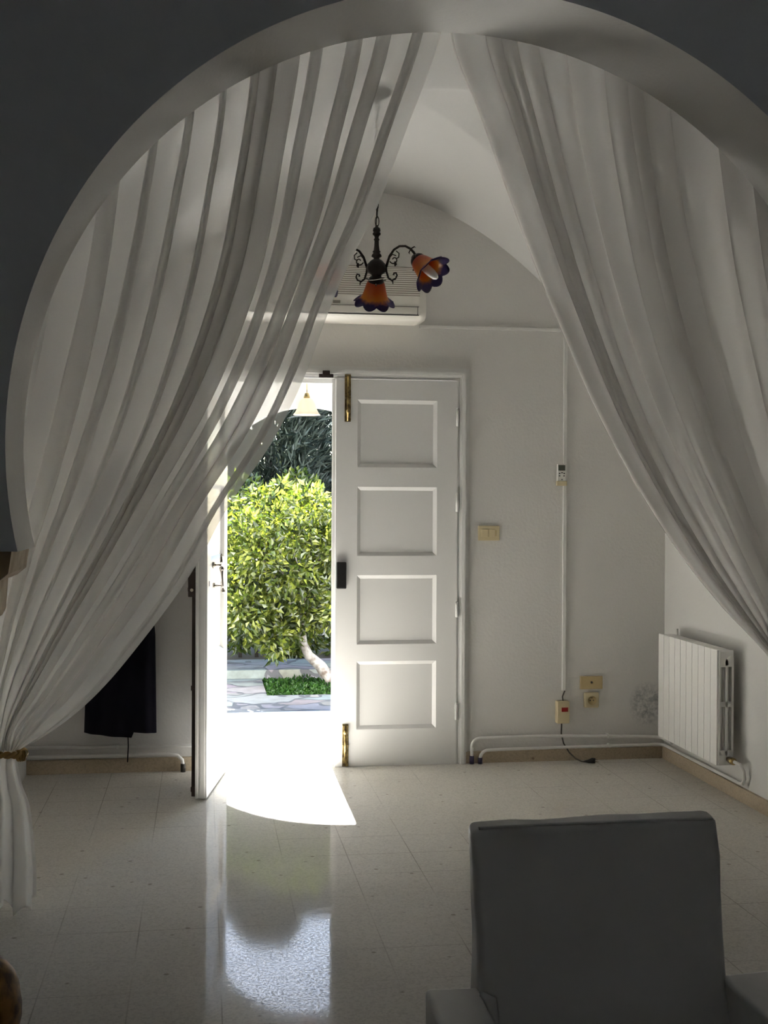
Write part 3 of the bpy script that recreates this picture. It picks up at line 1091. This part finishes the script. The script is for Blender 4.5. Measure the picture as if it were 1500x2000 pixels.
# ------------------------------------------------------------------ chandelier
CX0, CY0 = 0.787, 5.60
ch = thing('chandelier', 'bronzed iron chandelier with orange and violet petal glass shades', 'chandelier', (CX0, CY0, 2.36))
ZC = 3.355 - 2.36
mb = MB()
mb.lathe([(0.0, ZC), (0.062, ZC - 0.002), (0.064, ZC - 0.012), (0.045, ZC - 0.026), (0.018, ZC - 0.036), (0.008, ZC - 0.05), (0.0, ZC - 0.05)], n=28)
mb.build('canopy', M_iron, ch)
mb = MB()
zt, zb = ZC - 0.045, 0.382
nl = 15
for i in range(nl):
    zc = zt + (zb - zt) * (i + 0.5) / nl
    hl, hw = 0.0235, 0.0085
    q = 5.0 * sin(2.2 * i)
    pts = []
    for j in range(17):
        a = 2 * pi * j / 16
        dxx = hw * cos(a)
        dzz = hl * sin(a)
        ax = (1, 0) if i % 2 == 0 else (0.35, 0.93)
        pts.append((ax[0] * dxx + 0.002 * sin(i), ax[1] * dxx, zc + dzz))
    mb.tube(pts, 0.0022, 6, caps=False)
mb.build('chain', M_iron, ch)
mb = MB()
wp = [(0.004 * sin(k * 1.9) + (0.012 if 6 < k < 9 else 0), -0.006, zt + (zb - zt) * k / 16) for k in range(17)]
mb.tube(wp, 0.0018, 6)
mb.build('cable', M_iron, ch)
mb = MB()
mb.lathe([(0, 0.385), (0.007, 0.383), (0.007, 0.375), (0.016, 0.370), (0.018, 0.358), (0.014, 0.352), (0.019, 0.346), (0.018, 0.340), (0.011, 0.334),
          (0.009, 0.325), (0.014, 0.318), (0.010, 0.312), (0.011, 0.290), (0.014, 0.268), (0.019, 0.262), (0.015, 0.256), (0.022, 0.248),
          (0.024, 0.240), (0.014, 0.234), (0.014, 0.228), (0.026, 0.222), (0.038, 0.205), (0.043, 0.186), (0.038, 0.168), (0.024, 0.156),
          (0.022, 0.150), (0.024, 0.146), (0.0, 0.146)], n=24,
         mod=lambda r, z, a: (r * (1 + (0.10 * abs(cos(6 * a)) if 0.16 < z < 0.22 else 0)), z))
mb.build('column', M_iron, ch)


def shade(parent, name='shade'):
    """bell: neck at z=0, mouth at z about -0.12, eight soft petals"""
    prof = [(0.030, 0.0), (0.036, -0.008), (0.042, -0.025), (0.048, -0.050), (0.054, -0.072), (0.060, -0.088), (0.070, -0.100), (0.082, -0.109), (0.092, -0.114)]

    def mod(r, z, a):
        t = max(0, (-z - 0.07) / 0.046)
        k = abs(sin(4 * a))
        return r * (1 + 0.14 * t * (k - 0.5)), z + t * (-0.016 * k + 0.014)
    mb = MB()
    mb.lathe(prof, n=64, mod=mod)
    o = mb.build(name, M_glass, parent)
    sm = o.modifiers.new('thickness', 'SOLIDIFY')
    sm.thickness = 0.003
    return o


def cup(parent):
    mb = MB()
    mb.lathe([(0.0, 0.030), (0.014, 0.028), (0.018, 0.018), (0.030, 0.012), (0.036, 0.0), (0.037, -0.012), (0.030, -0.014), (0.0, -0.010)], n=20)
    for k in range(3):
        a = 2 * pi * k / 3 + 0.4
        mb.tube([(0.034 * cos(a), 0.034 * sin(a), -0.006), (0.050 * cos(a), 0.050 * sin(a), -0.006)], 0.0028, 6)
        mb.ball((0.050 * cos(a), 0.050 * sin(a), -0.006), 0.004, 1)
    return mb.build('shade_holder', M_iron, parent)


def bulb(parent):
    mb = MB()
    mb.lathe([(0.012, 0.0), (0.013, -0.02), (0.019, -0.04), (0.021, -0.065), (0.020, -0.10), (0.016, -0.125), (0.008, -0.138), (0.0, -0.141)], n=20)
    return mb.build('bulb', M_bulb, parent)


# downward light
c0 = cup(ch); c0.location = (0, 0.012, 0.134); c0.rotation_euler = (radians(32), 0, 0)
s0 = shade(ch); s0.location = (0, 0.014, 0.132); s0.rotation_euler = (radians(32), 0, 0)
b0 = bulb(s0); b0.scale = (0.9, 0.9, 0.55)
mb = MB()
mb.tube([(0.038 * cos(a), 0.038 * sin(a), 0.012 * sin(a + 0.6)) for a in [2 * pi * i / 32 for i in range(33)]], 0.0022, 6)
o = mb.build('ring', M_steel, ch); o.location = (0, 0, 0.138); o['label'] = 'bright metal ring'


def spiral(c, r0, r1, a0, a1, n=22):
    return [(c[0] + (r0 + (r1 - r0) * i / n) * cos(a0 + (a1 - a0) * i / n), 0, c[1] + (r0 + (r1 - r0) * i / n) * sin(a0 + (a1 - a0) * i / n)) for i in range(n + 1)]


QD = Vector((0.52, -0.52, -0.62)).normalized()
QD = Matrix.Rotation(radians(22), 3, 'Z') @ QD
QE = (-QD).to_track_quat('Z', 'Y').to_euler()
for az in (radians(-22), radians(158)):
    mb = MB()
    main = [(0.040, 0, 0.175), (0.050, 0, 0.205), (0.062, 0, 0.240), (0.082, 0, 0.268), (0.108, 0, 0.283), (0.136, 0, 0.282), (0.160, 0, 0.268), (0.176, 0, 0.250), (0.186, 0, 0.232)]
    mb.tube(main, [0.006, 0.006, 0.0058, 0.0055, 0.0055, 0.0055, 0.0055, 0.006, 0.006], 8)
    low = [(0.044, 0, 0.200), (0.047, 0, 0.170), (0.056, 0, 0.140), (0.072, 0, 0.128), (0.090, 0, 0.135), (0.097, 0, 0.150), (0.092, 0, 0.163), (0.082, 0, 0.160), (0.081, 0, 0.152)]
    mb.tube(low, [0.005, 0.005, 0.005, 0.0048, 0.0042, 0.004, 0.004, 0.004, 0.005], 8)
    mb.tube([(0.076, 0, 0.130), (0.078, 0, 0.112)], [0.004, 0.002], 6)
    mb.tube(spiral((0.082, 0.222), 0.020, 0.006, pi * 1.1, pi * 2.9), 0.003, 6)
    mb.tube([(0.060, 0, 0.232), (0.075, 0, 0.247), (0.092, 0, 0.240)], 0.003, 6)
    mb.tube([(0.092, 0, 0.262), (0.106, 0, 0.250), (0.104, 0, 0.232), (0.092, 0, 0.226)], 0.003, 6)
    mb.tube([(0.088, 0, 0.214), (0.090, 0, 0.200), (0.086, 0, 0.192)], [0.005, 0.007, 0.002], 6)
    mb.tube([(0.160, 0, 0.268), (0.178, 0, 0.278), (0.184, 0, 0.272)], [0.003, 0.003, 0.001], 6)
    mb.tube([(0.160, 0, 0.266), (0.152, 0, 0.250), (0.158, 0, 0.244)], [0.003, 0.003, 0.001], 6)
    arm = mb.build('arm', M_iron, ch)
    arm.rotation_euler = (0, 0, az)
    c_ = cup(arm)
    c_.location = (0.192, 0, 0.216); c_.rotation_euler = QE
    s_ = shade(arm)
    s_.location = (0.194, 0, 0.212); s_.rotation_euler = QE
    b_ = bulb(arm)
    b_.location = (0.194, 0, 0.212); b_.rotation_euler = QE

# ------------------------------------------------------------------ coat on the end wall
co = thing('coat', 'long dark navy coat hanging on the end wall behind the left curtain', 'coat', (-0.432, 6.72, 0.0))
co.scale = (0.9, 1, 1)
nu, nv = 96, 44
P_ = np.zeros((nu + 1, nv, 3))
for j in range(nv):
    t_ = j / (nv - 1)
    z = 1.66 + (0.215 - 1.66) * t_
    hw = 0.05 + 0.125 * min(1, t_ / 0.10) ** 0.6 - 0.03 * sin(pi * min(1, t_ * 1.6)) + 0.035 * t_
    cxo = 0.012 - 0.012 * t_
    for i in range(nu + 1):
        a = 2 * pi * i / nu
        fold = 1 + 0.16 * t_ * sin(7 * a + 1.3) + 0.06 * sin(11 * a + 3 * t_)
        dz = 0.0 if j < nv - 1 else (-0.02 * cos(a) + (0.03 if cos(a) > 0.35 else 0))
        P_[i, j] = (cxo + hw * cos(a) * (1 + 0.03 * sin(5 * a)), min(0.066, 0.050 * sin(a) * fold - 0.005), z + dz)
o = grid_mesh('body', P_, M_coat, co)
mb = MB()
for s_ in (-1, 1):
    pts = [(s_ * 0.15, -0.01, 1.60), (s_ * 0.19, -0.02, 1.45), (s_ * 0.185, -0.03, 1.20), (s_ * 0.17, -0.035, 0.98), (s_ * 0.165, -0.03, 0.90)]
    MB().tube(pts, [0.05, 0.060, 0.055, 0.050, 0.048], 14).build('sleeve', M_coat, co)
mb = MB()
mb.tube([(-0.06, 0.02, 1.62), (-0.045, -0.045, 1.66), (0.0, -0.055, 1.60), (0.045, -0.045, 1.66), (0.06, 0.02, 1.62)], [0.02, 0.028, 0.02, 0.028, 0.02], 10)
mb.build('collar', M_coat, co)
mb = MB()
mb.box(-0.175, -0.10, -0.03, 0.02, 0.36, 0.80, 0.01)
mb.build('hanging_panel', M_coat, co)
mb = MB()
mb.tube([(0.045, -0.03, 0.26), (0.048, -0.03, 0.16), (0.044, -0.028, 0.075)], 0.0035, 6)
mb.build('belt_end', M_coat, co)
hk = thing('coat_hook', 'small iron hook on the end wall holding the coat', 'hook', (-0.43, 6.80, 1.70))
mb = MB()
mb.box(-0.012, 0.012, -0.006, 0, -0.03, 0.04, 0.002)
mb.tube([(0, -0.004, 0.0), (0, -0.035, -0.02), (0, -0.058, -0.01), (0, -0.062, 0.012)], 0.005, 8)
mb.build('hook', M_iron, hk)

# ------------------------------------------------------------------ armchair in the lounge
chx = thing('armchair', 'low white leatherette armchair in the dark foreground, facing the viewer', 'armchair', (0.825, 2.2, 0), 0)


def soft(parent, name, cs, m, bev=0.014, seg=3):
    """eight corner hexahedron with rounded edges; cs bottom 4 then top 4"""
    bm = bmesh.new()
    v = [bm.verts.new(c) for c in cs]
    for f in ((3, 2, 1, 0), (4, 5, 6, 7), (0, 1, 5, 4), (1, 2, 6, 5), (2, 3, 7, 6), (3, 0, 4, 7)):
        bm.faces.new([v[i] for i in f])
    bmesh.ops.recalc_face_normals(bm, faces=bm.faces)
    bmesh.ops.bevel(bm, geom=bm.edges[:], offset=bev, segments=seg, affect='EDGES', profile=0.6)
    for f in bm.faces:
        f.smooth = True
    bmesh.ops.subdivide_edges(bm, edges=[e for e in bm.edges if e.calc_length() > 0.1], cuts=6, use_grid_fill=True)
    for vv in bm.verts:
        p = vv.co
        k = 0.0022 * sin(p.x * 31 + p.z * 17) + 0.0018 * sin(p.z * 43 - p.x * 12) + 0.001 * sin(p.y * 60)
        vv.co = p + Vector((k, -abs(k), k))
    me = bpy.data.meshes.new(name)
    bm.to_mesh(me)
    bm.free()
    o = link(name, me, m, parent)
    o.modifiers.new('wn', 'WEIGHTED_NORMAL')
    return o


# back: front face leans from (y=+0.19, z .30) to (y=+0.30, z .80)
soft(chx, 'backrest', [(-0.268, 0.205, 0.30), (0.268, 0.205, 0.30), (0.268, 0.295, 0.30), (-0.268, 0.295, 0.30),
                       (-0.268, 0.290, 0.795), (0.268, 0.290, 0.800), (0.265, 0.350, 0.802), (-0.265, 0.350, 0.797)], M_leather, 0.016)
mb = MB()
mb.tube([(-0.255, 0.292, 0.794), (-0.1, 0.290, 0.798), (0.1, 0.290, 0.799), (0.255, 0.292, 0.798)], 0.0035, 6)
mb.build('piping', M_leather, chx)
soft(chx, 'seat', [(-0.262, -0.24, 0.16), (0.262, -0.24, 0.16), (0.262, 0.27, 0.16), (-0.262, 0.27, 0.16),
                   (-0.262, -0.25, 0.39), (0.262, -0.25, 0.39), (0.262, 0.235, 0.36), (-0.262, 0.235, 0.36)], M_leather, 0.025)
for s_ in (-1, 1):
    a, b = (-0.375, -0.262) if s_ < 0 else (0.262, 0.375)
    soft(chx, 'armrest', [(a, -0.27, 0.10), (b, -0.27, 0.10), (b, 0.285, 0.10), (a, 0.285, 0.10),
                          (a, -0.28, 0.470), (b, -0.28, 0.470), (b, 0.255, 0.482), (a, 0.255, 0.482)], M_leather, 0.013)
for x in (-0.32, 0.32):
    for y in (-0.22, 0.24):
        MB().tube([(x, y, 0.0), (x, y, 0.11)], [0.016, 0.022], 12).build('leg', M_wood, chx)
mb = MB()
mb.tube([(-0.266, 0.215, 0.478), (-0.250, 0.200, 0.470), (-0.244, 0.192, 0.44), (-0.240, 0.186, 0.40)], [0.008, 0.014, 0.010, 0.006], 8)
mb.build('cover_fold', M_leather, chx)

# ------------------------------------------------------------------ cushion on a stool, bottom left
st = thing('stool', 'dark wooden stool just outside the lower left corner of the view', 'stool', (-0.52, 2.2, 0))
MB().box(-0.19, 0.17, -0.19, 0.19, 0.40, 0.44, 0.01).build('seat', M_wood, st)
for x in (-0.15, 0.13):
    for y in (-0.15, 0.15):
        MB().box(x - 0.018, x + 0.018, y - 0.018, y + 0.018, 0, 0.40, 0.003).build('leg', M_wood, st)
bm = bmesh.new()
bmesh.ops.create_icosphere(bm, subdivisions=5, radius=1)
for v_ in bm.verts:
    x, y, z = v_.co
    def sq(c, e): return math.copysign(abs(c) ** e, c)
    q = Vector((sq(x, 0.6) * 0.165, sq(y, 0.9) * 0.10, sq(z, 0.62) * 0.13))
    k = 0.007 * sin(q.x * 40 + q.z * 55) + 0.004 * sin(q.z * 90 + q.y * 60)
    v_.co = q * (1 + k * 6 * 0.35) 
for f in bm.faces:
    f.smooth = True
me = bpy.data.meshes.new('cushion')
bm.to_mesh(me); bm.free()
o = link('cushion', me, M_gold, None, (-0.476, 2.2, 0.57))
tag(o, 'brown and gold brocade cushion cut off at the lower left corner', 'cushion')

# ------------------------------------------------------------------ porch
PX0, PX1, PYO = -1.1, 2.6, 8.62
o = MB().box(PX0 - 0.2, PX1 + 0.2, 7.10, PYO, -0.15, 0.0).build('porch_floor', M_pfloor)
struct(o, 'sunlit pale tile floor of the porch outside the front door', 'floor')
o = box_obj('porch_wall_left', M_porch, None, PX0 - 0.2, PX0, 7.08, PYO, 0, 3.1)
struct(o, 'white left wall of the porch', 'wall')
o = box_obj('porch_wall_right', M_porch, None, PX1, PX1 + 0.2, 7.08, PYO, 0, 3.1)
struct(o, 'white right wall of the porch', 'wall')
o = box_obj('porch_ceiling', M_porch, None, PX0, PX1, 7.08, PYO, 2.85, 3.1)
struct(o, 'bright white porch ceiling seen through the top of the doorway', 'ceiling')
pc, pr, pz = 0.735, 0.68, 1.45
pts = [(PX0, 0), (pc - pr, 0)] + [(pc + pr * cos(pi - pi * i / 48), pz + pr * sin(pi - pi * i / 48)) for i in range(49)] + [(pc + pr, 0), (PX1, 0), (PX1, 2.85), (PX0, 2.85)]
o = extrude_profile('porch_arch', pts, PYO - 0.16, PYO, M_porch)
struct(o, 'white round-arched outer opening of the porch', 'arch')

pl = thing('pendant_lamp', 'pale bell-shaped glass lamp hanging in the porch arch', 'lamp', (0.700, 8.36, 2.065))
mb = MB()
mb.lathe([(0.018, 0.115), (0.040, 0.105), (0.058, 0.075), (0.070, 0.035), (0.082, 0.012), (0.093, 0.0)], n=32,
         mod=lambda r, z, a: (r * (1 + (0.04 * sin(8 * a) if z < 0.02 else 0)), z))
o = mb.build('glass_shade', M_frost, pl)
sm = o.modifiers.new('thickness', 'SOLIDIFY'); sm.thickness = 0.003
MB().lathe([(0.0, 0.150), (0.012, 0.148), (0.020, 0.125), (0.022, 0.110), (0.0, 0.108)], n=16).build('lamp_holder', M_brass, pl)
MB().tube([(0, 0, 0.148), (0, 0, 0.785)], 0.003, 6).build('cord', M_brass, pl)

# ------------------------------------------------------------------ garden
o = MB().box(-14, 16, 7.10, 40, -0.6, -0.16).build('garden_ground', M_soil)
struct(o, 'dark soil of the garden behind the paving', 'ground')
# paving around a planting bed: four slabs of one mesh
mb = MB()
bx0, bx1, by0, by1 = 0.49, 1.95, 9.36, 10.27
mb.box(-6, 8, PYO, by0, -0.16, 0.0)
mb.box(-6, bx0, by0, by1, -0.16, 0.0)
mb.box(bx1, 8, by0, by1, -0.16, 0.0)
o = mb.build('paving', M_pave)
struct(o, 'pale crazy paving outside the porch with a rectangular planting bed', 'paving')
o = MB().box(-6, 8, by1, 10.98, -0.16, 0.07, 0.006).build('paved_step', M_pave)
struct(o, 'raised strip of crazy paving in front of the hedge', 'paving')
o = MB().box(-14, 16, 10.98, 30, -0.16, 0.03).build('hedge_bed', M_soil)
struct(o, 'bare soil under the hedge', 'ground')
o = MB().box(bx0, bx1, by0, by1, -0.16, -0.05).build('planting_bed', M_soil)
struct(o, 'soil of the small planting bed round the lemon tree', 'ground')


def scatter_leaves(name, pts, nrm, length, width, m, parent, droop=0.0, bend=0.25):
    """one folded two-quad leaf per point"""
    n_ = len(pts)
    d = nrm + rng.normal(0, 0.55, (n_, 3))
    d[:, 2] -= droop
    d /= np.linalg.norm(d, axis=1, keepdims=True)
    a = rng.normal(0, 1, (n_, 3))
    s_ = np.cross(d, a); s_ /= np.linalg.norm(s_, axis=1, keepdims=True)
    up_ = np.cross(s_, d)
    l_ = (length * (0.6 + 0.8 * rng.random(n_)))[:, None]
    w_ = (width * (0.7 + 0.6 * rng.random(n_)))[:, None]
    base = pts
    mid1 = pts + d * l_ * 0.5
    tip = pts + d * l_ - up_ * l_ * bend
    A = mid1 + s_ * w_ * 0.5 + up_ * w_ * 0.18
    B = mid1 - s_ * w_ * 0.5 + up_ * w_ * 0.18
    V = np.stack([base, A, tip, B], 1).reshape(-1, 3)
    i0 = np.arange(n_) * 4
    F = np.concatenate([np.stack([i0, i0 + 1, i0 + 2], 1), np.stack([i0, i0 + 2, i0 + 3], 1)])
    me = bpy.data.meshes.new(name)
    me.from_pydata(V.tolist(), [], F.tolist())
    return link(name, me, m, parent)


def blob_points(blobs, n_):
    out, nr = [], []
    vol = np.array([b[3] ** 2 for b in blobs]); vol = vol / vol.sum()
    which = rng.choice(len(blobs), n_, p=vol)
    bl = np.array(blobs)[which]
    d = rng.normal(0, 1, (n_, 3)); d /= np.linalg.norm(d, axis=1, keepdims=True)
    r = bl[:, 3:4] * (0.45 + 0.6 * rng.random((n_, 1)) ** 0.6)
    return bl[:, :3] + d * r, d


# lemon tree
lt = thing('lemon_tree', 'bright green lemon tree with a pale crooked trunk growing from the planting bed', 'tree', (1.06, 10.0, -0.05))
mb = MB()
tr = [(0.0, 0, 0.0), (-0.03, 0, 0.07), (-0.10, 0, 0.18), (-0.20, 0.0, 0.27), (-0.245, 0, 0.37), (-0.258, 0, 0.50), (-0.25, 0, 0.70), (-0.22, 0.02, 0.95)]
mb.tube(tr, [0.065, 0.055, 0.048, 0.040, 0.034, 0.031, 0.026, 0.018], 14)
for k in range(9):
    a = 2 * pi * k / 9 + 0.3
    z = 0.55 + 0.045 * k
    mb.tube([(-0.25, 0, z), (-0.25 + 0.22 * cos(a), 0.22 * sin(a), z + 0.18), (-0.25 + 0.45 * cos(a), 0.42 * sin(a), z + 0.30)], [0.012, 0.008, 0.004], 6)
mb.build('trunk', M_bark, lt)
blobs = []
for k in range(46):
    a = rng.random() * 2 * pi
    rr = 0.60 * sqrt(rng.random())
    z = 0.60 + 0.90 * rng.random()
    rr *= (1.0 if z < 1.25 else 0.8)
    blobs.append((-0.36 + rr * cos(a) * 1.05, rr * sin(a) * 0.8, z, 0.13 + 0.07 * rng.random()))
blobs += [(-0.50, -0.25, 0.42, 0.13), (-0.47, -0.1, 0.36, 0.11), (-0.62, -0.1, 0.50, 0.13), (-0.80, -0.1, 0.60, 0.14), (-0.05, 0.0, 0.60, 0.12), (-0.42, -0.1, 0.52, 0.11), (-0.27, -0.20, 0.58, 0.11), (-0.36, -0.2, 0.50, 0.11), (-0.14, -0.2, 0.60, 0.11), (-0.25, -0.25, 0.72, 0.14),
          (-0.44, 0, 1.62, 0.09), (-0.62, 0, 1.55, 0.1), (-0.15, 0, 1.53, 0.1), (0.12, 0, 1.48, 0.12), (-0.88, 0, 1.45, 0.14)]
pp, dd = blob_points(blobs, 9500)
scatter_leaves('foliage', pp, dd, 0.062, 0.034, M_lemon, lt, droop=0.1)

# hedge shrubs
HL = ['citrus hedge shrub at the left side of the doorway view', 'citrus hedge shrub directly behind the lemon tree', 'citrus hedge shrub right of the lemon tree trunk']
for k, (x, lab) in enumerate(zip((-0.35, 0.65, 1.65), HL)):
    hs = thing('hedge_shrub', 'dense dark green ' + lab, 'shrub', (x, 11.45, 0.03), group='citrus hedge behind the lemon tree')
    bl = [(rng.uniform(-0.36, 0.36), rng.uniform(-0.3, 0.3), 0.07 + 1.47 * rng.random(), 0.15 + 0.07 * rng.random()) for _ in range(60)]
    pp, dd = blob_points(bl, 9500)
    pp[:, 2] = np.maximum(pp[:, 2], 0.04)
    scatter_leaves('foliage', pp, dd, 0.065, 0.036, M_hedge, hs, droop=0.1)
    mb = MB()
    for q in range(5):
        mb.tube([(-0.3 + 0.15 * q, 0, 0), (-0.32 + 0.16 * q, 0.03, 0.6), (-0.4 + 0.2 * q, 0, 1.2)], [0.02, 0.015, 0.006], 6)
    mb.build('stem', M_dbark, hs)

# conifers
CLB = ['dark blue-green conifer at the left of the doorway view', 'dark blue-green conifer in the middle behind the lemon tree',
       'dark blue-green conifer at the right behind the lemon tree', 'dark conifer in the second row, left', 'dark conifer in the second row, right']
for k, (x, y, R_) in enumerate(((-0.70, 13.6, 0.70), (0.72, 13.4, 0.71), (2.14, 13.6, 0.70), (0.02, 15.0, 0.72), (1.48, 15.0, 0.72))):
    cf = thing('conifer', CLB[k], 'tree', (x, y, 0.03), group='conifers behind the hedge')
    Ht = (3.4, 3.2, 3.4, 3.5, 3.45)[k]
    n_ = 14000
    zz = 0.3 + (Ht - 0.3) * rng.random(n_)
    prof_r = R_ * np.clip(1.15 * (1 - zz / Ht) ** 0.38, 0.08, 1)
    aa = rng.random(n_) * 2 * pi
    lump = 1 + 0.18 * np.sin(5 * aa + zz * 4) + 0.12 * np.sin(9 * aa - zz * 7)
    rr = prof_r * lump * (0.5 + 0.5 * rng.random(n_) ** 0.5)
    pts_ = np.stack([rr * np.cos(aa), rr * np.sin(aa), zz], 1)
    nrm = np.stack([np.cos(aa), np.sin(aa), 0.9 * np.ones(n_)], 1)
    scatter_leaves('foliage', pts_, nrm, 0.17, 0.013, M_conifer, cf, droop=0.0, bend=0.2)
    MB().tube([(0, 0, 0), (0, 0, 2.2), (0, 0, Ht - 0.3)], [0.07, 0.05, 0.015], 8).build('trunk', M_dbark, cf)

# ground cover in the bed
n_ = 7000
px_ = bx0 + 0.015 + (bx1 - bx0 - 0.03) * rng.random(n_)
py_ = by0 + 0.015 + (by1 - by0 - 0.03) * rng.random(n_)
hz = 0.045 + 0.02 * np.sin(px_ * 17) * np.sin(py_ * 13)
pts_ = np.stack([px_, py_, -0.05 + hz * rng.random(n_)], 1)
nrm = np.stack([0 * px_, 0 * px_, 0.8 + 0 * px_], 1)
o = scatter_leaves('ground_cover', pts_, nrm, 0.03, 0.024, M_clover, None)
tag(o, 'low dark green ground cover filling the planting bed', 'plants', kind='stuff')
